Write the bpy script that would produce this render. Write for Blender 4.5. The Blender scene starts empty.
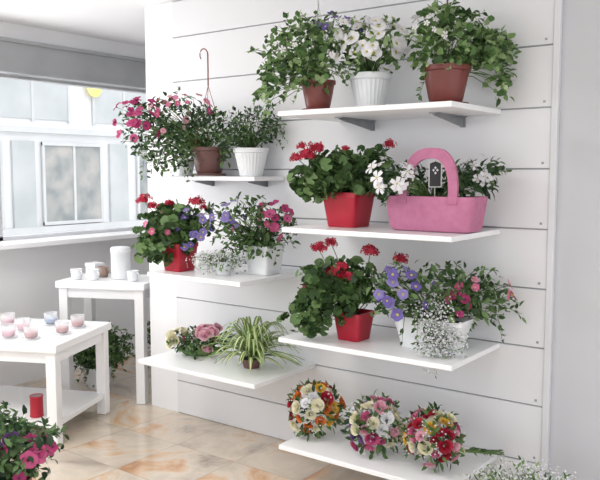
import bpy, math, random
from mathutils import Vector
random.seed(7)
V=Vector
S=bpy.context.scene
S.view_settings.view_transform='Standard'
RR=V((.804,.595,0)); BB=V((.595,-.804,0)); ZZ=V((0,0,1))
# ---------------------------------------------------------------- materials
def newmat(name):
    m=bpy.data.materials.new(name); m.use_nodes=True
    nt=m.node_tree; return m,nt,nt.nodes['Principled BSDF']
def noise_mat(name,c1,c2,rough=.5,scale=6,metal=0,bump=0,spec=.5):
    m,nt,b=newmat(name)
    n=nt.nodes.new('ShaderNodeTexNoise'); n.inputs['Scale'].default_value=scale; n.inputs['Detail'].default_value=5
    tc=nt.nodes.new('ShaderNodeTexCoord'); nt.links.new(tc.outputs['Object'],n.inputs['Vector'])
    r=nt.nodes.new('ShaderNodeValToRGB'); r.color_ramp.elements[0].color=(*c1,1); r.color_ramp.elements[1].color=(*c2,1)
    r.color_ramp.elements[0].position=.35; r.color_ramp.elements[1].position=.65
    nt.links.new(n.outputs['Fac'],r.inputs['Fac']); nt.links.new(r.outputs['Color'],b.inputs['Base Color'])
    b.inputs['Roughness'].default_value=rough; b.inputs['Metallic'].default_value=metal
    b.inputs['Specular IOR Level'].default_value=spec
    if bump:
        bp=nt.nodes.new('ShaderNodeBump'); bp.inputs['Strength'].default_value=bump; bp.inputs['Distance'].default_value=.003
        n2=nt.nodes.new('ShaderNodeTexNoise'); n2.inputs['Scale'].default_value=scale*20
        nt.links.new(tc.outputs['Object'],n2.inputs['Vector']); nt.links.new(n2.outputs['Fac'],bp.inputs['Height']); nt.links.new(bp.outputs['Normal'],b.inputs['Normal'])
    return m
def island_mat(name,cols,rough=.5,trans=.3):
    m,nt,b=newmat(name)
    g=nt.nodes.new('ShaderNodeNewGeometry')
    r=nt.nodes.new('ShaderNodeValToRGB'); cr=r.color_ramp
    while len(cr.elements)<len(cols): cr.elements.new(.5)
    for i,c in enumerate(cols):
        cr.elements[i].position=i/(max(1,len(cols)-1)); cr.elements[i].color=(*c,1)
    nt.links.new(g.outputs['Random Per Island'],r.inputs['Fac'])
    nt.links.new(r.outputs['Color'],b.inputs['Base Color'])
    b.inputs['Roughness'].default_value=rough; b.inputs['Specular IOR Level'].default_value=.35
    t=nt.nodes.new('ShaderNodeBsdfTranslucent'); nt.links.new(r.outputs['Color'],t.inputs['Color'])
    mx=nt.nodes.new('ShaderNodeMixShader'); mx.inputs[0].default_value=trans
    nt.links.new(b.outputs[0],mx.inputs[1]); nt.links.new(t.outputs[0],mx.inputs[2])
    nt.links.new(mx.outputs[0],nt.nodes['Material Output'].inputs['Surface'])
    return m
def hx(s):
    c=[int(s[i:i+2],16)/255 for i in (0,2,4)]
    return tuple((x/12.92 if x<=.04045 else ((x+.055)/1.055)**2.4) for x in c)
M={}
M['leaf']=island_mat('leaf_green',[hx('2a4026'),hx('436035'),hx('5c7b48'),hx('809c66')])
M['leafd']=island_mat('leaf_dark',[hx('243627'),hx('354e33'),hx('4c6b42'),hx('6d8a5a')])
M['leafl']=island_mat('leaf_light',[hx('334b2d'),hx('587a46'),hx('7f9f62'),hx('b6c89c')])
M['stem']=noise_mat('stem_green',hx('4f6b3c'),hx('6f8c50'),.6,20)
M['soil']=noise_mat('soil',hx('2b211b'),hx('4a3a2e'),.95,60,bump=.5)
M['white']=island_mat('petal_white',[hx('ececf0'),hx('f8f8fa'),hx('e4e3ea')],.6,.25)
M['red']=island_mat('petal_red',[hx('96122e'),hx('b5203c'),hx('c93a54')],.6,.2)
M['pink']=island_mat('petal_pink',[hx('bc4c7c'),hx('d26a94'),hx('e094b2')],.6,.25)
M['hot']=island_mat('petal_magenta',[hx('9a2a62'),hx('b84476'),hx('ce6692')],.6,.25)
M['purple']=island_mat('petal_purple',[hx('584a8e'),hx('7264aa'),hx('958ac4')],.6,.25)
M['violet']=island_mat('petal_violet',[hx('5c3878'),hx('7e509a'),hx('a27cb6')],.6,.25)
M['yellow']=island_mat('petal_yellow',[hx('dca830'),hx('e8c050'),hx('eed684')],.6,.25)
M['orange']=island_mat('petal_orange',[hx('cc6028'),hx('de7c38'),hx('ea9a58')],.6,.25)
M['cream']=island_mat('petal_cream',[hx('e6dfc2'),hx('f0ecd8'),hx('dcdab0')],.6,.25)
M['rose']=island_mat('petal_rose',[hx('d68ea4'),hx('e2acbc'),hx('ecc8d0')],.6,.25)
M['eye']=noise_mat('flower_eye',hx('d8c860'),hx('b8b050'),.7,50)
M['eyed']=noise_mat('flower_throat',hx('5a2648'),hx('7a3a66'),.7,50)
M['potw']=noise_mat('pot_white_plastic',hx('e3e6ea'),hx('edeff1'),.35,5)
M['potr']=noise_mat('pot_red_plastic',hx('a2142a'),hx('b01e34'),.35,5)
M['pott']=noise_mat('pot_terracotta_plastic',hx('6c332e'),hx('7c3e38'),.4,5)
M['potb']=noise_mat('pot_brown_plastic',hx('5f403c'),hx('6a4945'),.4,5)
M['felt']=noise_mat('pink_felt',hx('b67090'),hx('bf7a9a'),.9,30,bump=.5)
M['wallw']=noise_mat('wall_paint_white',hx('ebecee'),hx('f0f0f2'),.7,1.5)
M['wallg']=noise_mat('wall_paint_grey',hx('c0c2c7'),hx('c5c7cc'),.75,1.5)
M['board']=noise_mat('slat_board_white',hx('dfe0e4'),hx('e4e5e8'),.38,1.2)
M['shelf']=noise_mat('shelf_white_laminate',hx('eceef0'),hx('f2f3f5'),.3,2)
M['alu']=noise_mat('groove_aluminium',hx('9a9ca0'),hx('a8aaae'),.4,8,metal=.2)
M['metal']=noise_mat('bracket_metal',hx('8d9094'),hx('a0a3a6'),.4,8,metal=.7)
M['twhite']=noise_mat('table_white_paint',hx('f0f1f2'),hx('f5f5f6'),.35,3)
M['shutter']=noise_mat('shutter_grey',hx('a0a2a5'),hx('a8aaad'),.6,4)
M['frame']=noise_mat('window_frame_grey',hx('b0b2b5'),hx('bec0c2'),.4,4)
M['trimg']=noise_mat('edge_trim_grey',hx('d2d4d8'),hx('dadce0'),.4,4)
M['redp']=noise_mat('hook_red_plastic',hx('8a3c34'),hx('9a483e'),.4,8)
M['wpl']=noise_mat('hook_white_plastic',hx('c6c8c4'),hx('d0d2ce'),.4,8)
M['dark']=noise_mat('chalkboard_black',hx('222226'),hx('2c2c30'),.6,20)
# floor marble
m,nt,b=newmat('floor_marble_tile')
tc=nt.nodes.new('ShaderNodeTexCoord'); mp=nt.nodes.new('ShaderNodeMapping')
nt.links.new(tc.outputs['Object'],mp.inputs['Vector'])
n1=nt.nodes.new('ShaderNodeTexNoise'); n1.inputs['Scale'].default_value=1.9; n1.inputs['Detail'].default_value=9; n1.inputs['Roughness'].default_value=.6; n1.inputs['Distortion'].default_value=1.3
br=nt.nodes.new('ShaderNodeTexBrick'); br.offset=0; br.inputs['Scale'].default_value=1; br.inputs['Brick Width'].default_value=.42; br.inputs['Row Height'].default_value=.42; br.inputs['Mortar Size'].default_value=.002
br.inputs['Color1'].default_value=(0,0,0,1); br.inputs['Color2'].default_value=(1,1,1,1); br.inputs['Mortar'].default_value=(.5,.5,.5,1)
nt.links.new(mp.outputs[0],br.inputs['Vector'])
off=nt.nodes.new('ShaderNodeVectorMath'); off.operation='MULTIPLY_ADD'; off.inputs[1].default_value=(3,5,2)
nt.links.new(br.outputs['Color'],off.inputs[0]); nt.links.new(mp.outputs[0],off.inputs[2]); nt.links.new(off.outputs[0],n1.inputs['Vector'])
rp=nt.nodes.new('ShaderNodeValToRGB'); cr=rp.color_ramp
for i,(p,c) in enumerate([(.28,'94897e'),(.42,'c4b7a8'),(.52,'d4c8b8'),(.6,'cfae8e'),(.68,'b98a64'),(.8,'d2c0aa')]):
    if i>1: cr.elements.new(p)
    cr.elements[i].position=p; cr.elements[i].color=(*hx(c),1)
nt.links.new(n1.outputs['Fac'],rp.inputs['Fac'])
mx=nt.nodes.new('ShaderNodeMixRGB'); mx.inputs['Color2'].default_value=(*hx('a89c90'),1)
nt.links.new(br.outputs['Fac'],mx.inputs['Fac']); nt.links.new(rp.outputs[0],mx.inputs['Color1']); nt.links.new(mx.outputs[0],b.inputs['Base Color'])
b.inputs['Roughness'].default_value=.14
M['floor']=m
# glass
m,nt,b=newmat('window_glass')
t=nt.nodes.new('ShaderNodeBsdfTransparent'); g=nt.nodes.new('ShaderNodeBsdfGlossy'); g.inputs['Roughness'].default_value=.02
x=nt.nodes.new('ShaderNodeMixShader'); x.inputs[0].default_value=.05
nt.links.new(t.outputs[0],x.inputs[1]); nt.links.new(g.outputs[0],x.inputs[2]); nt.links.new(x.outputs[0],nt.nodes['Material Output'].inputs['Surface'])
M['glass']=m
m,nt,b=newmat('cup_glass')
b.inputs['Base Color'].default_value=(.93,.95,.97,1); b.inputs['Roughness'].default_value=.08; b.inputs['Alpha'].default_value=.35
M['cupglass']=m
m,nt,b=newmat('fill_diffuser')  # glowing face of the added, unseen ceiling panels
b.inputs['Base Color'].default_value=(.9,.9,.9,1); b.inputs['Emission Color'].default_value=(1,.98,.95,1); b.inputs['Emission Strength'].default_value=3
M['fill_lamp']=m
# ---------------------------------------------------------------- mesh builder
class MB:
    def __init__(s): s.v=[];s.f=[];s.m=[];s.mats=[]
    def mi(s,k):
        if k not in s.mats: s.mats.append(k)
        return s.mats.index(k)
    def add(s,vs,fs,k):
        o=len(s.v); s.v.extend([tuple(a) for a in vs]); i=s.mi(k)
        for f in fs: s.f.append(tuple(q+o for q in f)); s.m.append(i)
    def obj(s,name,parent=None,smooth=True,bevel=0,loc=None):
        me=bpy.data.meshes.new(name); me.from_pydata(s.v,[],s.f)
        for k in s.mats: me.materials.append(M[k])
        me.polygons.foreach_set('material_index',s.m)
        me.polygons.foreach_set('use_smooth',[smooth]*len(s.f)); me.update()
        o=bpy.data.objects.new(name,me); S.collection.objects.link(o)
        if parent: o.parent=parent
        if loc: o.location=loc
        if bevel:
            md=o.modifiers.new('bevel','BEVEL'); md.width=bevel; md.segments=2; md.limit_method='ANGLE'
        return o
def empty(name,loc):
    e=bpy.data.objects.new(name,None); e.empty_display_size=.05; e.location=loc; S.collection.objects.link(e); return e
def box(mb,x0,x1,y0,y1,z0,z1,k):
    vs=[(x,y,z) for z in(z0,z1) for y in(y0,y1) for x in(x0,x1)]
    mb.add(vs,[(0,2,3,1),(4,5,7,6),(0,1,5,4),(2,6,7,3),(0,4,6,2),(1,3,7,5)],k)
def obox(mb,o,a,b,a0,a1,b0,b1,z0,z1,k):
    vs=[o+a*p+b*q+ZZ*z for z in(z0,z1) for q in(b0,b1) for p in(a0,a1)]
    fs=[(0,2,3,1),(4,5,7,6),(0,1,5,4),(2,6,7,3),(0,4,6,2),(1,3,7,5)]
    if a.cross(b).z<0: fs=[tuple(reversed(f)) for f in fs]
    mb.add(vs,fs,k)
def rnd(a,b): return random.uniform(a,b)
def rdir():
    while 1:
        v=V((rnd(-1,1),rnd(-1,1),rnd(-1,1)))
        if .05<v.length<1: return v.normalized()
def frame(n):
    n=n.normalized(); a=V((0,0,1)) if abs(n.z)<.9 else V((1,0,0))
    x=n.cross(a).normalized(); return x,n.cross(x)
def tube(mb,pts,r,k,n=5,r2=None):
    r2=r if r2 is None else r2
    vs=[];fs=[];L=len(pts)
    for i,p in enumerate(pts):
        d=(pts[min(i+1,L-1)]-pts[max(i-1,0)])
        if d.length<1e-6: d=V((0,0,1))
        x,y=frame(d); rad=r+(r2-r)*i/(L-1)
        for j in range(n):
            t=2*math.pi*j/n; vs.append(p+x*math.cos(t)*rad+y*math.sin(t)*rad)
    for i in range(L-1):
        for j in range(n):
            a=i*n+j; b2=i*n+(j+1)%n; fs.append((a,b2,b2+n,a+n))
    fs.append(tuple(range(n))[::-1]); fs.append(tuple(range((L-1)*n,L*n)))
    mb.add(vs,fs,k)
def lathe(mb,prof,k,seg=40,square=False,sx=1,sy=1,rot=0,rib=0,c=V((0,0,0)),capk=None,bottom=True):
    vs=[];fs=[];n=len(prof)
    for (r,z) in prof:
        for j in range(seg):
            t=2*math.pi*j/seg; ct,st=math.cos(t),math.sin(t); f=1
            if square: f=1/((abs(ct)**10+abs(st)**10)**.1)
            if rib: f*=1+rib*(1 if j%2 else -1)
            x=r*f*ct*sx; y=r*f*st*sy
            vs.append(c+V((x*math.cos(rot)-y*math.sin(rot),x*math.sin(rot)+y*math.cos(rot),z)))
    for i in range(n-1):
        for j in range(seg):
            a=i*seg+j;b2=i*seg+(j+1)%seg; fs.append((a,b2,b2+seg,a+seg))
    if bottom: fs.append(tuple(range(seg))[::-1])
    mb.add(vs,fs,k)
    if capk:
        top=vs[-seg:]; mb.add(top,[tuple(range(seg))],capk)
# ---------------------------------------------------------------- leaves & flowers
def leaf(mb,p,d,n,L,W,k,curl=.25):
    d=d.normalized(); s=d.cross(n)
    if s.length<1e-3: s=frame(d)[0]
    s.normalize(); n=s.cross(d).normalized()
    vs=[p]
    for t,w in((.3,.9),(.65,.85)):
        c=p+d*L*t-n*curl*L*t*t
        vs+=[c-s*W*w*.5+n*W*.12,c,c+s*W*w*.5+n*W*.12]
    vs.append(p+d*L-n*curl*L)
    mb.add(vs,[(0,2,1),(0,3,2),(1,2,5,4),(2,3,6,5),(4,5,7),(5,6,7)],k)
def rleaf(mb,p,d,n,R,k):
    d=d.normalized(); s=d.cross(n)
    if s.length<1e-3: s=frame(d)[0]
    s.normalize(); n=s.cross(d).normalized()
    vs=[p]; N=13
    for i in range(N):
        t=math.radians(-158+316*i/(N-1)); r=R*(1.0 if i%2 else .86)
        vs.append(p+d*r*math.cos(t)+s*r*math.sin(t)+n*R*(.22+ .09*(-1)**i))
    mb.add(vs,[(0,i+1,i) for i in range(1,N)],k)
def petunia(mb,p,n,R,k,kc='eye'):
    x,y=frame(n); n=n.normalized(); a0=rnd(0,6)
    vs=[p-n*R*.55]; N=15
    for r,h in((.22,-.12),(.65,.02),(1,.0)):
        for i in range(N):
            t=a0+2*math.pi*i/N; ph=i%3
            rr=R*r*(1 if r<.5 else ((.9,1.02,1.02)[ph]))
            hh=R*(h+(rnd(-.12,.12) if r>.9 else 0)-(.12 if (r>.5 and ph==0) else 0))
            vs.append(p+x*rr*math.cos(t)+y*rr*math.sin(t)+n*hh)
    cf=[(0,1+i,1+(i+1)%N) for i in range(N)]; pf=[]
    for q in (0,1):
        for i in range(N):
            a=1+q*N+i;b2=1+q*N+(i+1)%N; pf.append((a,a+N,b2+N,b2))
    o=len(mb.v); mb.add(vs,pf,k); ci=mb.mi(kc)
    for f in cf: mb.f.append(tuple(q+o for q in f)); mb.m.append(ci)
def five(mb,p,n,R,k,kc=None):
    x,y=frame(n); n=n.normalized(); a0=rnd(0,6); vs=[p]; fs=[]
    for i in range(5):
        t=a0+i*2*math.pi/5
        e=lambda r,a,h:p+x*r*math.cos(a)*R+y*r*math.sin(a)*R+n*h*R
        o=len(vs); vs+=[e(.6,t-.5,.1),e(1,t-.28,.05),e(1,t+.28,.05),e(.6,t+.5,.14),e(.55,t,.05)]
        fs+=[(0,o,o+4),(o,o+1,o+4),(o+1,o+2,o+4),(o+2,o+3,o+4),(0,o+4,o+3)]
    mb.add(vs,fs,k)
    if kc:
        q=p+n*R*.08; mb.add([q+x*R*.14*math.cos(t)+y*R*.14*math.sin(t) for t in (0,1.05,2.1,3.14,4.2,5.25)],[(0,1,2,3,4,5)],kc)
def head(mb,p,R,k,nf=40):
    ax=rdir(); fl=rnd(.55,.8)
    for i in range(nf):
        z=1-2*(i+.5)/nf
        if z<-.5: continue
        t=i*2.39996; r=math.sqrt(1-z*z); d=V((r*math.cos(t),r*math.sin(t),z*fl))+ax*.15
        five(mb,p+d*R*rnd(.5,1.25),d+rdir()*.6,R*rnd(.34,.5),k)
def rose(mb,p,n,R,k,layers=4):
    x,y=frame(n); n=n.normalized()
    for L in range(layers):
        cnt=(3,4,5,6)[L]; r0=R*(.16+.2*L); h=R*(.75-.1*L); fl=R*(.02+.12*L); a0=rnd(0,6)
        for q in range(cnt):
            th=a0+q*2*math.pi/cnt; span=2*math.pi/cnt*.72; vs=[];fs=[]
            for vv in (0,.5,1):
                for u in (-1,-.5,0,.5,1):
                    a=th+u*span; e=1-.25*abs(u)**2*vv
                    r=r0*(.55+.45*math.sin(vv*1.5))+fl*vv*vv
                    hh=(vv*h*e)-R*.2
                    vs.append(p+x*r*math.cos(a)+y*r*math.sin(a)+n*hh)
            for i in (0,1):
                for j in range(4): a=i*5+j; fs.append((a,a+1,a+6,a+5))
            mb.add(vs,fs,k)
def dot(mb,p,r,k):
    mb.add([p+V(a)*r for a in((1,0,0),(0,1,0),(-1,0,0),(0,-1,0),(0,0,1),(0,0,-.8))],[(0,1,4),(1,2,4),(2,3,4),(3,0,4),(1,0,5),(2,1,5),(3,2,5),(0,3,5)],k)
def lbu(l,b,u): return RR*l+BB*b+ZZ*u
SHELVES=[]   # x0,x1,y0,y1,ztop
def ok(w,m=.012):
    if w.y>-.04 and w.x>-3.6: return False
    if w.z<.01: return False
    for(x0,x1,y0,y1,z)in SHELVES:
        if x0-m<w.x<x1+m and y0-m<w.y<y1+m and z-.045<w.z<z+m: return False
    return True
def sample(bl,pos,shell=.3,front=0):
    l,b,u,rl,rb,ru=bl[:6]
    for _ in range(60):
        d=rdir(); 
        if front and (d.dot(BB)*.8+d.z*.9<-.1+rnd(0,.3)): continue
        r=rnd(shell,1)**.6*rnd(.82,1.14)
        q=lbu(l,b,u)+RR*d.dot(RR)*rl*r+BB*d.dot(BB)*rb*r+ZZ*d.z*ru*r
        if ok(q+pos): return q,d
    return None,None
def foliage(mb,pos,blobs,kind,size,k,root,stems=True,dens=1.3):
    def one(q,d,sz):
        out=(q-root); out=out.normalized() if out.length>1e-3 else V((0,0,1))
        if kind=='round':
            rleaf(mb,q,(out*.6+rdir()*.7-ZZ*.15),(d*.6+ZZ*.4+rdir()*.7+BB*.2),sz,k)
        else:
            ar={'oval':.55,'narrow':.3,'ivy':.85}[kind]
            leaf(mb,q,(out*.7+rdir()*.8-ZZ*.1),(d*.5+ZZ*.7+rdir()*.5),sz*1.8,sz*1.8*ar,k,rnd(0,.5))
    for bl in blobs:
        n=int(bl[6]*dens)
        for i in range(n):
            q,d=sample(bl,pos)
            if q is None: continue
            one(q,d,size*rnd(.6,1.25))
            if stems and i%7==0:
                md=root*.5+q*.5+ZZ*.02+rdir()*.015
                tube(mb,[root,md,q],.0022,'stem',4,.0012)
        # loose sprigs reaching beyond the mass, drooping at the tip
        for i in range(max(2,int(bl[6]/22)) if kind!='narrow' else 0):
            q,d=sample(bl,pos,.85)
            if q is None: continue
            dd=(d+rdir()*.35+ZZ*.15).normalized(); L=rnd(.04,.09) if kind!='round' else rnd(.02,.04)
            pts=[q-dd*.03]; 
            for s_ in range(1,5):
                t=s_/4; w=q+dd*L*t-ZZ*L*.5*t*t
                if not ok(w+pos,.02): break
                pts.append(w)
            if len(pts)>1:
                tube(mb,pts,.0016,'stem',4,.001)
                for w in pts[1:]:
                    for _ in (0,1): one(w,(dd+rdir()*.8).normalized(),size*rnd(.5,.85))
def flowers(mb,pos,fl,root):
    for (kind,k,bl,n,size) in fl:
        for i in range(n):
            q,d=sample(bl,pos,.8,1)
            if q is None: continue
            nn=d+ZZ*.25+BB*.35+rdir()*.5; sz=size*rnd(.75,1.15)
            if kind=='pet': petunia(mb,q,nn,sz,k,'eyed' if k in('hot','violet') else 'eye')
            elif kind=='five': five(mb,q,nn,sz,k,'eye')
            elif kind=='head': head(mb,q,sz,k)
            elif kind=='rose': rose(mb,q,nn,sz,k)
            if i%2==0: tube(mb,[root,(root+q)*.5+ZZ*.02,q-nn.normalized()*sz*.5],.002,'stem',4,.0012)
def gyps(mb,pos,bl,n,root):
    for i in range(n):
        q,d=sample(bl,pos,.1)
        if q is None: continue
        dot(mb,q,rnd(.003,.0062),'white')
        if i%4==0: tube(mb,[root,(root+q)*.5+rdir()*.01,q],.0012,'stem',3,.0007)
        if i%6==0: leaf(mb,q-ZZ*.015,rdir(),rdir(),.02,.006,'leafl')
def pot(parent,kind,r,h,k,rot=0,sx=1,sy=1):
    mb=MB()
    if kind=='square':
        pr=[(r*.74,0),(r*.76,.004),(r*.95,h*.86),(r,h*.86),(r,h),(r*.93,h),(r*.9,h*.84)]
        lathe(mb,pr,k,64,True,sx,sy,rot,capk='soil')
    elif kind=='ribbed':
        pr=[(r*.6,0),(r*.64,h*.04),(r*.66,h*.1),(r*.8,h*.5),(r*.92,h*.82)]
        lathe(mb,pr,k,56,rib=.022)
        pr=[(r*.92,h*.82),(r,h*.84),(r*1.02,h*.98),(r*.99,h),(r*.93,h),(r*.9,h*.85)]
        lathe(mb,pr,k,56,capk='soil',bottom=False)
    elif kind=='hang':
        pr=[(r*.95,.002),(r*.97,h*.09),(r*.66,h*.1),(r*.72,h*.16),(r*.86,h*.55),(r*.96,h*.86),(r*1.04,h*.88),(r*1.05,h),(r*.97,h),(r*.93,h*.85)]
        lathe(mb,pr,k,48,capk='soil')
    else:
        pr=[(r*.7,0),(r*.72,h*.03),(r*.94,h*.8),(r*1.03,h*.82),(r*1.04,h),(r*.96,h),(r*.93,h*.84)]
        lathe(mb,pr,k,48,capk='soil')
    o=mb.obj('pot',parent)
    md=o.modifiers.new('es','EDGE_SPLIT'); md.split_angle=math.radians(40)
    return o
def hanger(parent,r,h,apex,top,k,lean=V((0,0,0))):
    mb=MB(); ap=V((0,0,apex))+lean
    for i in range(3):
        t=i*2.094+.4; p=V((r*math.cos(t),r*math.sin(t),h*.95))
        tube(mb,[p,(p*.4+ap*.6)+V((0,0,.01)),ap],.0017,k,6)
    pts=[ap,ap+V((0,0,.02)),ap+ZZ*(top-apex-.07)]
    hr=.022
    for i in range(9):
        t=math.pi*i/8*1.25
        pts.append(ap+ZZ*(top-apex-.05)+RR*(-hr+hr*math.cos(t))+ZZ*(hr*1.5*math.sin(t)))
    tube(mb,pts,.0042,k,8,.003)
    mb.obj('hanging_hook',parent)
def plant(name,pos,pk,blobs,leafspec,fl=(),hang=None,gy=None,heads=()):
    pos=V(pos); e=empty(name,pos)
    h=.1
    if pk:
        kind,r,h,k=pk[:4]; ex=pk[4] if len(pk)>4 else {}
        pot(e,kind,r,h,k,**ex)
    root=V((0,0,h*.85)); mb=MB()
    foliage(mb,pos,blobs,leafspec[0],leafspec[1],leafspec[2],root); mb.obj('foliage',e)
    if fl or heads:
        fb=MB(); flowers(fb,pos,fl,root)
        for(l,b,u,R,k)in heads:
            q=lbu(l,b,u); tube(fb,[root,(root+q)*.5+rdir()*.02,q],.003,'stem',5,.002); head(fb,q,R,k)
        fb.obj('flowers',e)
    if gy:
        gb=MB()
        for(bl,n)in gy: gyps(gb,pos,bl,n,root)
        gb.obj('gypsophila_sprays',e)
    if hang: hanger(e,pk[1],h,*hang)
    return e
# ---------------------------------------------------------------- room
mb=MB(); box(mb,-4.7,2.2,-6,1.6,-.1,0,'floor'); mb.obj('floor',smooth=False)
mb=MB(); box(mb,-4.9,2.2,-4.2,1.6,2.512,2.6,'wallw'); mb.obj('ceiling',smooth=False)
mb=MB(); box(mb,-3.58,2.2,0,.16,0,2.51,'wallg'); mb.obj('wall_right',smooth=False)
mb=MB(); box(mb,-3.58,-3.34,-.02,0,0,2.51,'wallw'); mb.obj('trim_1',smooth=False)
mb=MB(); box(mb,-4.9,2.2,1.6,1.7,-.1,2.6,'wallw'); mb.obj('wall_back',smooth=False)
mb=MB()
box(mb,-4.9,-4.7,-6,1.6,0,1.0,'wallw'); box(mb,-4.9,-4.7,-6,1.6,2.4,2.512,'wallw')
box(mb,-4.9,-4.7,-6,-3.6,1.0,2.4,'wallw')
mb.obj('wall_left',smooth=False)
mb=MB(); box(mb,-4.95,-4.66,-3.6,1.6,2.17,2.4,'shutter')
box(mb,-4.66,-4.645,-3.6,1.6,2.17,2.19,'shutter'); box(mb,-4.66,-4.645,-3.6,1.6,2.375,2.4,'shutter')
mb.obj('roller_shutter_box',smooth=False)
mb=MB(); box(mb,-4.9,-4.5,-3.6,1.59,.985,1.02,'twhite'); mb.obj('window_sill',smooth=False,bevel=.005)
mb=MB()
for y in(-3.58,-2.0,-.36,1.5): box(mb,-4.84,-4.77,y,y+.07,1.02,2.17,'frame')
box(mb,-4.84,-4.77,-3.58,1.56,1.02,1.045,'trimg'); box(mb,-4.84,-4.77,-3.58,1.56,2.15,2.17,'frame')
box(mb,-4.808,-4.802,-3.55,1.53,1.04,2.16,'glass')
mb.obj('window_1',smooth=False)
# slat panel
levels=[0]+[.205+.2615*k for k in range(9)]+[2.51]
mb=MB()
for a,b2 in zip(levels[:-1],levels[1:]): box(mb,-3.34,-1.06,-.022,-.002,a+.0035,b2-.0035,'board')
pn=mb
box(pn,-3.34,-1.06,-.013,-.001,0.0,2.508,'alu')
for z in levels[1:-1]:
    for x in(-1.09,): 
        box(pn,x-.005,x+.005,-.025,-.02,z+.02,z+.03,'metal')
pn.obj('slat_wall_panel',smooth=False,bevel=.001)
mb=MB(); box(mb,-1.058,-1.03,-.03,0,0,2.51,'trimg'); mb.obj('trim_2',smooth=False,bevel=.003)
# shelves
def shelf(x0,x1,dep,z,br,name='floating_shelf',bh=.04):
    SHELVES.append((x0,x1,-dep,-.02,z))
    e=empty(name,(0,0,0))
    mb=MB(); box(mb,x0,x1,-dep,-.024,z-.023,z,'shelf'); mb.obj('board',e,False,bevel=.003)
    mb=MB()
    L=dep*.62
    for x in br:
        zt=z-.0235
        box(mb,x-.02,x+.02,-L,-.024,zt-.004,zt,'metal')
        vs=[];
        for xx in(x-.004,x+.004):
            vs+=[(xx,-.024,zt-.004),(xx,-L,zt-.004),(xx,-L,zt-.01),(xx,-.024,zt-bh)]
        mb.add(vs,[(0,1,2,3),(7,6,5,4),(0,4,5,1),(1,5,6,2),(2,6,7,3),(3,7,4,0)],'metal')
        box(mb,x-.012,x+.012,-.03,-.022,zt-bh,zt-.004,'metal')
    mb.obj('brackets',e,False)
shelf(-2.14,-1.28,.53,1.775,(-1.94,-1.46),bh=.05)
shelf(-2.12,-1.27,.53,1.245,(-1.94,-1.5),bh=.02)
shelf(-2.14,-1.26,.53,.728,(-1.94,-1.5),bh=.02)
shelf(-2.14,-1.26,.53,.21,(-1.94,-1.5),bh=.02)
shelf(-3.2,-2.49,.28,1.475,(-3.02,-2.62),bh=.035)
shelf(-3.0,-2.35,.56,.972,(-2.9,-2.5),bh=.02)
shelf(-3.11,-2.28,.54,.478,(-2.95,-2.5),bh=.02)
# ---------------------------------------------------------------- plants
A=1.776
plant('hanging_ivy_geranium',(-2.02,-.38,A),('hang',.078,.14,'pott'),
  [(-.08,.02,.27,.17,.13,.14,330),(-.2,0,.14,.07,.07,.11,80),(0,0,.38,.08,.1,.06,60),(-.03,.08,.16,.12,.05,.06,60)],('ivy',.02,'leafl'),
  [('five','white',(-.05,.03,.28,.17,.13,.14),10,.016)],hang=(.48,.66,'wpl',V((0,0,0))))
plant('white_petunia_pot',(-1.82,-.25,A),('ribbed',.097,.17,'potw'),
  [(-.02,.03,.28,.18,.13,.14,300)],('oval',.022,'leafl'),
  [('pet','white',(-.0,.04,.28,.17,.14,.13),34,.034),('pet','white',(-.13,.04,.36,.08,.08,.06),6,.026),('pet','purple',(-.15,.03,.36,.1,.08,.08),8,.022)])
plant('hanging_ivy_geranium',(-1.43,-.27,A),('hang',.1,.17,'pott'),
  [(.02,.02,.26,.19,.14,.13,360),(.2,0,.24,.1,.09,.09,130),(.24,0,.12,.04,.05,.1,40),(-.02,.02,.38,.1,.08,.05,50)],('ivy',.021,'leafl'),
  [('five','white',(-.1,.05,.3,.12,.1,.1),8,.016)],hang=(.42,.58,'pott',V((0,0,0))))
F=1.476
plant('hanging_pink_petunia',(-2.93,-.15,F),('hang',.1,.16,'potb'),
  [(-.18,.03,.3,.2,.12,.15,330),(-.34,.05,.25,.14,.1,.14,170),(0,.05,.27,.12,.1,.1,150),(-.2,.1,.1,.17,.06,.08,120),(.1,.05,.17,.06,.06,.1,60)],('oval',.019,'leafd'),
  [('pet','hot',(-.38,.08,.27,.14,.08,.16),30,.024),('pet','pink',(-.12,.06,.36,.2,.1,.1),14,.02),('pet','rose',(-.25,.08,.3,.18,.08,.14),10,.02)],hang=(.5,.72,'redp',V((0,0,0))))
plant('potted_green_shrub',(-2.62,-.15,F),('ribbed',.095,.15,'potw'),
  [(.02,.02,.26,.17,.11,.11,420),(-.08,.04,.2,.1,.07,.06,90)],('oval',.014,'leafd'),())
plant('potted_trailing_plant',(-3.12,-.15,F),('round',.06,.1,'potw'),[(0,.03,.14,.1,.08,.07,90)],('oval',.018,'leafd'))
B=1.246
plant('red_geranium_pot',(-1.9,-.3,B),('square',.098,.16,'potr'),
  [(-.02,.02,.25,.2,.14,.11,220),(-.17,.02,.2,.1,.08,.08,60),(0,.05,.18,.16,.1,.05,60),(.12,.02,.3,.08,.08,.06,30)],('round',.028,'leaf'),
  heads=[(-.2,.05,.33,.036,'red'),(-.15,.04,.36,.036,'red'),(-.245,.03,.32,.026,'red'),(-.22,.05,.37,.02,'red'),(.18,.03,.38,.026,'red'),(-.02,.06,.36,.016,'red')])
G=.973
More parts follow.
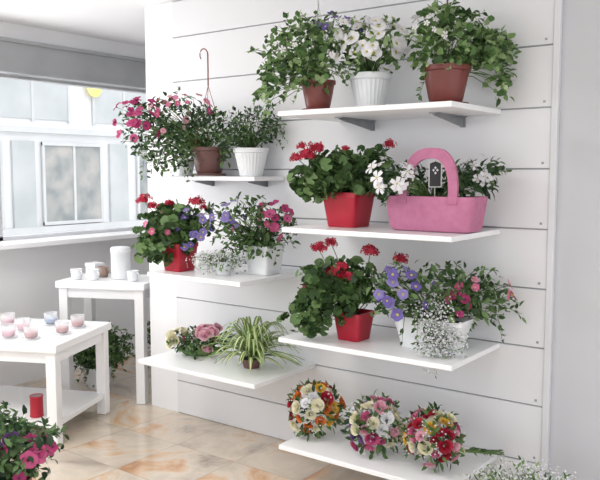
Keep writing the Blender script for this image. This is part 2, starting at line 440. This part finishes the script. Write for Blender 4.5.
plant('red_geranium_pot',(-2.9,-.42,G),('square',.078,.15,'potr'),
  [(-.02,.03,.24,.2,.13,.12,230),(-.1,.05,.12,.13,.08,.08,80)],('round',.026,'leaf'),
  [('pet','purple',(.1,.08,.2,.14,.08,.13),22,.023),('pet','pink',(-.08,.1,.22,.12,.06,.1),7,.02)],
  heads=[(-.18,.04,.38,.034,'red'),(-.13,.05,.35,.026,'red'),(.1,.04,.37,.034,'red'),(-.04,.05,.36,.024,'red'),(.0,.08,.26,.024,'red'),(.14,.05,.34,.02,'red')])
plant('petunia_pot',(-2.45,-.25,G),('square',.082,.15,'potw'),
  [(-.08,.03,.26,.2,.13,.12,340),(.08,.02,.24,.1,.08,.09,80),(-.04,.09,.16,.14,.05,.06,90)],('oval',.02,'leaf'),
  [('pet','purple',(-.18,.06,.27,.1,.08,.12),10,.024),('pet','pink',(-.02,.08,.22,.14,.08,.08),6,.022),('pet','hot',(.06,.05,.3,.1,.08,.08),10,.026)])
plant('gypsophila_pot',(-2.6,-.4,G),('round',.05,.07,'potw'),[(0,0,.08,.13,.09,.05,90)],('narrow',.014,'leafl'),gy=[((-.02,.02,.07,.17,.1,.07),600)])
C=.729
plant('red_geranium_pot',(-1.835,-.35,C),('square',.075,.13,'potr'),
  [(-.07,.02,.25,.19,.14,.13,250),(-.2,.04,.12,.1,.08,.1,80)],('round',.027,'leaf'),
  heads=[(-.17,.05,.43,.032,'red'),(-.11,.04,.45,.028,'red'),(.07,.04,.41,.034,'red'),(-.09,.09,.325,.034,'red'),(-.04,.09,.31,.03,'red'),(-.06,.1,.35,.022,'red'),(.21,.02,.37,.032,'red'),(-.22,.07,.26,.016,'red')])
plant('mixed_petunia_planter',(-1.46,-.3,C),('square',.085,.14,'potw',dict(sx=1.95,sy=1)),
  [(-.0,.03,.24,.29,.13,.13,430),(.2,0,.22,.16,.1,.11,150)],('oval',.021,'leaf'),
  [('pet','purple',(-.15,.06,.24,.15,.1,.13),19,.025),('pet','pink',(.2,.05,.23,.15,.09,.11),11,.023),('pet','hot',(.08,.07,.2,.08,.06,.08),4,.022)],
  gy=[((0,.17,.05,.12,.05,.12),650),((-.02,.12,.19,.11,.06,.08),260)])
# pink felt bag
pos=V((-1.455,-.3,B)); e=empty('pink_felt_handbag_planter',pos)
mb=MB(); w=.205;h=.15
lathe(mb,[(.165/.2*w,0),(.18/.2*w,.004),(.187/.2*w,.02),(w*.99,h*.6),(w*1.03,h),(w*.99,h),(w*.96,h*.85)],'felt',72,True,1,.4,capk='soil')
vs=[];fs=[];N=25
yf=-w*.4*1.0
out=[];inn=[]
for i in range(N):
    t=math.pi*i/(N-1); c,s=math.cos(t),math.sin(t)
    ex=lambda v,p:math.copysign(abs(v)**p,v)
    out.append((.138*ex(c,.75),.12+.235*ex(s,.8))); inn.append((.097*ex(c,.75),.12+.19*ex(s,.8)))
for yy in(yf-.008,yf+.008):
    for (x,z) in out: vs.append((x,yy+ (z-.12)*.15,z))
    for (x,z) in inn: vs.append((x,yy+(z-.12)*.15,z))
for i in range(N-1):
    fs+=[(i,i+1,N+i+1,N+i),(2*N+i+1,2*N+i,3*N+i,3*N+i+1),(i+1,i,2*N+i,2*N+i+1),(N+i,N+i+1,3*N+i+1,3*N+i)]
mb.add(vs,fs,'felt')
o=mb.obj('bag_body',e); md=o.modifiers.new('es','EDGE_SPLIT'); md.split_angle=math.radians(40)
root=V((0,0,.12)); mb=MB()
foliage(mb,pos,[(-.19,0,.22,.1,.08,.08,130),(.15,.02,.23,.11,.08,.07,130),(0,-.02,.19,.12,.05,.05,70)],'oval',.024,'leafd',root); mb.obj('foliage',e)
mb=MB(); flowers(mb,pos,[('five','white',(-.2,.03,.23,.1,.07,.08),13,.032),('five','white',(.17,.03,.25,.11,.07,.07),8,.03)],root); mb.obj('flowers',e)
mb=MB(); cc=V((.02,-.05,.24))
mb.add([cc+RR*a+ZZ*c2+BB*d for d in(.004,-.004) for a,c2 in((-.026,-.05),(.026,-.05),(.026,.05),(0,.06),(-.026,.05))],[(0,1,2,3,4),(9,8,7,6,5),(0,5,6,1),(1,6,7,2),(2,7,8,3),(3,8,9,4),(4,9,5,0)],'dark')
tube(mb,[cc-ZZ*.14,cc-ZZ*.04],.002,'wpl',5)
qs=[(-.026,-.05),(.026,-.05),(.026,.05),(0,.06),(-.026,.05),(-.026,-.05)]
for p,q in zip(qs[:-1],qs[1:]): tube(mb,[cc+RR*p[0]+ZZ*p[1]+BB*.004,cc+RR*q[0]+ZZ*q[1]+BB*.004],.0025,'wpl',5)
for a_,c_ in((-.008,.02),(.008,.02),(0,.03),(0,.008)): dot(mb,cc+BB*.006+RR*a_+ZZ*c_,.007,'white')
mb.obj('chalkboard_tag',e,False)
# low shelf arrangement
H=.479
pos=V((-2.92,-.26,H)); e=empty('flower_arrangement_basket',pos)
mb=MB(); lathe(mb,[(.06,0),(.075,.015),(.085,.035),(.082,.037),(.078,.03)],'stem',40,sx=1.3,sy=.8,rot=.6,capk='soil'); mb.obj('bowl',e)
mb=MB(); foliage(mb,pos,[(0,.02,.08,.17,.1,.06,170)],'oval',.022,'leaf',V((0,0,.05))); mb.obj('foliage',e)
mb=MB(); flowers(mb,pos,[('rose','rose',(.06,.03,.1,.09,.08,.07),24,.027),('rose','pink',(.02,.03,.1,.09,.07,.06),3,.02),('rose','cream',(-.1,.03,.09,.07,.07,.06),12,.024)],V((0,0,.05))); mb.obj('flowers',e)
mb=MB(); gyps(mb,pos,(0,.02,.1,.16,.09,.07),160,V((0,0,.05))); mb.obj('gypsophila_sprays',e)
# spider plant
M['blade']=island_mat('spider_leaf_green',[hx('5c7c3c'),hx('789850'),hx('8cac62')],.4,.3)
M['bladec']=island_mat('spider_leaf_cream',[hx('d4dca4'),hx('e6eac4')],.4,.3)
pos=V((-2.5,-.3,H)); e=empty('spider_plant',pos); pot(e,'round',.055,.05,'potb')
mb=MB()
for i in range(110):
    az=rnd(0,6.283); d=V((math.cos(az),math.sin(az),0)); L=rnd(.17,.33); el=rnd(.2,1.3); hh=L*math.sin(el)*1.25; ll=L*math.cos(el)*.8+.06
    s=V((-d.y,d.x,0)); vs=[];n=8
    for q in range(n+1):
        t=q/n; c=V((0,0,.04))+d*ll*t*1.1+ZZ*(hh*(1.9*t-1.5*t*t)-.02*t*t); wd=.0115*(math.sin(math.pi*min(1,t*.85+.15)))+.0008
        if (c+pos).y>-.05: c.y=-.05-pos.y
        c.z=max(c.z,.008) 
        for k in(-1,-.4,.4,1): vs.append(c+s*wd*k+ZZ*abs(k)*.003)
    side=[];mid=[]
    for q in range(n):
        a=q*4; side+=[(a,a+1,a+5,a+4),(a+2,a+3,a+7,a+6)]; mid.append((a+1,a+2,a+6,a+5))
    o=len(mb.v); mb.add(vs,side,'blade'); ci=mb.mi('bladec')
    for f in mid: mb.f.append(tuple(x+o for x in f)); mb.m.append(ci)
mb.obj('foliage',e)
# bouquets
def bouquet(x,y,cols,R=.12,tail=.26,sd=0):
    random.seed(sd); pos=V((x,y,.211)); e=empty('flower_bouquet',pos)
    c=lbu(-.02,.0,.13); ax=lbu(-.25,.55,.75).normalized(); mb=MB(); fb=MB(); gb=MB()
    a1,a2=frame(ax); n=38
    neck=lbu(.1,-.04,.055); tl=lbu(tail,-.09,.02)
    for i in range(n):
        z=1-(i+.5)/n*1.15; t=i*2.39996+sd; r=math.sqrt(max(0,1-z*z)); d=(ax*z+a1*r*math.cos(t)+a2*r*math.sin(t))
        q=c+d*R*rnd(.85,1.08); q.z=max(q.z,.03)
        k=random.choice(cols); rose(fb,q,d+rdir()*.25,rnd(.019,.031),k)
        if i%2==0: tube(mb,[q-d*.02,c*.6+neck*.4,neck],.002,'stem',4)
    for i in range(130):
        d=(ax*rnd(-.3,.9)+rdir()).normalized(); q=c+d*R*rnd(.75,1.05); q.z=max(q.z,.02)
        leaf(mb,q,d+rdir()*.5,d+rdir()*.8,.045,.02,'leaf')
    for i in range(90):
        d=(ax*rnd(-.1,.9)+rdir()).normalized(); q=c+d*R*rnd(1.0,1.22); q.z=max(q.z,.02); dot(gb,q,.005,'white')
        if i%2==0: tube(gb,[c,q],.0008,'stem',3)
    for i in range(12):
        o=rdir()*.012; o.z=abs(o.z)
        tube(mb,[c,neck+o*.6,tl+o*1.6],.003,'stem',5)
    for i in range(26): 
        q=neck.lerp(tl,rnd(.2,1))+ZZ*.01; leaf(mb,q,(tl-neck).normalized()+rdir()*.5,ZZ+rdir()*.4,.045,.018,'leafd')
    tube(mb,[neck-(tl-neck)*.08,neck+(tl-neck)*.1],.02,'cream',12)
    mb.obj('stems_and_leaves',e); fb.obj('blooms',e); gb.obj('gypsophila_sprays',e)
bouquet(-2.055,-.31,['orange','yellow','yellow','cream','white','red','orange'],.125,.22,3)
bouquet(-1.70,-.34,['violet','pink','cream','white','hot','cream','rose'],.125,.2,5)
bouquet(-1.41,-.33,['red','pink','cream','yellow','hot','red','rose'],.118,.3,8)
random.seed(21)
plant('gypsophila_pot',(-1.0,-.42,0),('round',.1,.18,'potw'),[(0,0,.26,.2,.14,.07,160)],('narrow',.02,'leafl'),gy=[((0,0,.28,.22,.16,.08),750)])
plant('petunia_pot',(-2.78,-1.59,0),('round',.13,.24,'pott'),
  [(0,0,.36,.24,.2,.15,560)],('oval',.026,'leafd'),
  [('pet','violet',(-.06,-.02,.44,.14,.14,.13),18,.032),('pet','hot',(.12,.05,.33,.15,.14,.1),14,.032)])
plant('potted_green_shrub',(-4.2,.05,0),('round',.1,.15,'potw'),[(0,0,.29,.21,.16,.14,800),(.0,0,.2,.22,.14,.08,200)],('oval',.021,'leaf'))
plant('potted_green_shrub',(-4.05,.55,0),('round',.11,.16,'potw'),[(0,0,.29,.18,.16,.14,460)],('oval',.02,'leaf'))
# ---------------------------------------------------------------- tables
a=V((-.415,.91,0)).normalized(); b_=V((-.91,-.415,0)).normalized()
def table(name,o,la,lb,h,low):
    mb=MB(); o=V(o)
    obox(mb,o,a,b_,0,la,0,lb,h-.045,h,'twhite')
    w=.06
    for p in(.015,la-w-.015):
        for q in(.015,lb-w-.015): obox(mb,o,a,b_,p,p+w,q,q+w,.001,h-.045,'twhite')
    obox(mb,o,a,b_,.03,.055,.06,lb-.06,h-.11,h-.045,'twhite'); obox(mb,o,a,b_,la-.055,la-.03,.06,lb-.06,h-.11,h-.045,'twhite')
    obox(mb,o,a,b_,.06,la-.06,.03,.055,h-.11,h-.045,'twhite'); obox(mb,o,a,b_,.06,la-.06,lb-.055,lb-.03,h-.11,h-.045,'twhite')
    if low: obox(mb,o,a,b_,.03,la-.03,.03,lb-.03,low-.03,low,'twhite')
    return mb.obj(name,None,False,bevel=.004)
T1=(-3.405,-.85,0); table('white_display_table',T1,.66,.85,.57,.13)
T2=(-3.6,-.05,0); table('white_display_table',T2,.42,.62,.79,0)
def onT(T,p,q,z): return V(T)+a*p+b_*q+ZZ*z
M['wax_r']=noise_mat('candle_red',hx('a84450'),hx('bc565c'),.5,8); M['wax_b']=noise_mat('candle_blue',hx('6d8aba'),hx('829dc8'),.5,8); M['wax_p']=noise_mat('candle_pink',hx('c87a90'),hx('d494a6'),.5,8)
for i,(p,q,k) in enumerate([(.12,.22,'wax_r'),(.1,.5,'wax_b'),(.28,.12,'wax_r'),(.3,.38,'wax_p'),(.46,.12,'wax_r'),(.5,.32,'wax_b'),(.2,.68,'wax_b'),(.42,.56,'wax_p'),(.12,.36,'wax_p')]):
    e=empty('glass_candle_cup',onT(T1,p,q,.571))
    mb=MB(); lathe(mb,[(.045,0),(.05,.004),(.05,.008),(.02,.008)],'cupglass',24,capk='cupglass'); mb.obj('saucer',e)
    mb=MB(); lathe(mb,[(.026,.009),(.034,.02),(.036,.04)],k,24,capk=k); mb.obj('wax',e)
    mb=MB(); lathe(mb,[(.028,.008),(.038,.02),(.042,.075),(.039,.075),(.037,.041)],'cupglass',24); mb.obj('cup',e)
mb=MB(); c=onT(T1,.12,.2,.131); lathe(mb,[(.036,0),(.038,.004),(.036,.01),(.036,.11),(.038,.116),(.036,.12),(.033,.116)],'potr',28,capk='metal'); mb.obj('red_tin_can',loc=c)
# table 2 things
z2=.791
mb=MB(); lathe(mb,[(.06,0),(.065,.01),(.065,.17),(.067,.172),(.067,.2),(.06,.21),(.02,.215)],'potw',32,capk='potw'); mb.obj('white_canister',loc=onT(T2,.2,.25,z2))
def mug(c,k):
    mb=MB(); lathe(mb,[(.026,0),(.032,.005),(.038,.07),(.035,.07),(.03,.01)],k,24,capk=k)
    tube(mb,[V((.034,0,.06)),V((.055,0,.055)),V((.058,0,.035)),V((.048,0,.02)),V((.031,0,.018))],.005,k,6); mb.obj('coffee_mug',loc=c)
M['mugt']=noise_mat('mug_taupe',hx('8a7468'),hx('9a8478'),.4,8)
mug(onT(T2,.1,.4,z2),'potw'); mug(onT(T2,.24,.4,z2),'mugt'); mug(onT(T2,.1,.52,z2),'potw'); mug(onT(T2,.1,.12,z2),'potw')
e=empty('striped_gift_box',onT(T2,.32,.5,z2)); mb=MB(); box(mb,-.05,.05,-.04,.04,0,.08,'potw'); box(mb,-.052,.052,-.012,.012,-.0,.082,'mugt'); box(mb,-.053,.053,-.043,.043,.065,.085,'shelf'); mb.obj('box',e,False)
# ---------------------------------------------------------------- outdoors
M['pave']=noise_mat('pavement',hx('d4d4d4'),hx('dedede'),.9,2)
M['fac']=noise_mat('facade_plaster',hx('dcdee0'),hx('e6e7e8'),.9,.6)
M['facg']=noise_mat('facade_glass_grey',hx('b4babc'),hx('c6cacc'),.5,1.4)  # kept pale and low in contrast, street haze put into the colour
M['facd']=noise_mat('facade_frame',hx('c8cbcd'),hx('d2d4d5'),.6,2)
M['facs']=noise_mat('shop_glass_reflect',hx('868e90'),hx('b6b4b0'),.6,2.5)  # two-tone noise puts varied reflections into the shop glass colour
mb=MB(); box(mb,-30,-4.95,-14,24,-.25,-.12,'pave'); mb.obj('pavement',smooth=False)
e=empty('neighbour_building',(0,0,0))
mb=MB(); box(mb,-14,-12,-8,16,-.119,7,'fac'); box(mb,-12,-11.9,-8,16,2.2,2.3,'facd'); box(mb,-12,-11.92,-8,16,.0,.5,'facd'); mb.obj('facade',e,False)
mb=MB()
y=-4.3
while y<12:
    box(mb,-12.02,-11.97,y,y+1.5,2.45,3.8,'facg')
    for yy in(y-.03,y+.72,y+1.5): box(mb,-11.98,-11.95,yy,yy+.05,2.4,3.84,'facd')
    y+=2.1
for y0 in(-2.4,.6,2.9,5.05,7.3):
    box(mb,-12.02,-11.95,y0,y0+1.25,.55,2.0,'facs')
    for z in(.52,1.98): box(mb,-11.97,-11.92,y0-.05,y0+1.3,z,z+.06,'facd')
    for yy in(y0-.05,y0+.62,y0+1.25): box(mb,-11.97,-11.93,yy,yy+.05,.52,2.04,'facd')
    box(mb,-11.99,-11.94,y0+1.5,y0+1.95,.1,2.05,'facg')
mb.obj('shop_windows',e,False)
M['yel']=noise_mat('sticker_yellow',hx('e8d880'),hx('f0e294'),.7,3)
mb=MB(); lathe(mb,[(.17,0),(.17,.04)],'yel',24,capk='yel'); o=mb.obj('yellow_sticker',e); o.rotation_euler=(0,math.pi/2,0); o.location=(-11.9,6.15,3.1)  # stands for the yellow sticker on the window glass, drawn on the facade
mb=MB()
for i in range(6):
    box(mb,-8.03,-7.97,2.2+i*.42,2.26+i*.42,-.119,.75,'facd'); 
box(mb,-8.02,-7.98,2.2,4.36,.55,.59,'facd'); box(mb,-8.02,-7.98,2.2,4.36,.2,.23,'facd'); mb.obj('street_railing',smooth=False)
# ---------------------------------------------------------------- light
w=bpy.data.worlds.new('World'); S.world=w; w.use_nodes=True
w.node_tree.nodes['Background'].inputs[0].default_value=(.97,.98,1,1); w.node_tree.nodes['Background'].inputs[1].default_value=1.7
sl=bpy.data.lights.new('sun','SUN'); sl.energy=.8; sl.angle=1.0; so=bpy.data.objects.new('sun',sl); S.collection.objects.link(so)
so.rotation_euler=V((-.6,.35,-.75)).to_track_quat('-Z','Y').to_euler()
al=bpy.data.lights.new('window_light','AREA'); al.shape='RECTANGLE'; al.size=4.8; al.size_y=1.1; al.energy=170; al.color=(1,.99,.98)
ao=bpy.data.objects.new('window_light',al); S.collection.objects.link(ao); ao.location=(-5.1,-1.1,1.65); ao.rotation_euler=V((1,.05,.12)).to_track_quat('-Z','Z').to_euler()
# unseen ceiling panels, added to brighten the left wall, tables and floor
for (lx,ly) in((-3.0,-2.2),(-.9,-2.6)):
    e=empty('added_fill_lamp',(lx,ly,2.5))
    mb=MB(); box(mb,-.42,.42,-.42,.42,-.03,.01,'trimg'); box(mb,-.39,.39,-.39,.39,-.034,-.03,'fill_lamp'); mb.obj('fill_fixture',e,False)
    pl=bpy.data.lights.new('fill_lamp','AREA'); pl.size=.78; pl.energy=26 if lx<-2 else 5; pl.color=(1,.98,.96)
    po=bpy.data.objects.new('fill_light',pl); S.collection.objects.link(po); po.parent=e; po.location=(0,0,-.04)
# camera
cd=bpy.data.cameras.new('camera'); cd.lens=45; cd.sensor_width=36; co=bpy.data.objects.new('camera',cd); S.collection.objects.link(co)
co.location=(0,-3.25,1.5); co.rotation_euler=(math.radians(84.8),0,math.radians(36.5)); S.camera=co
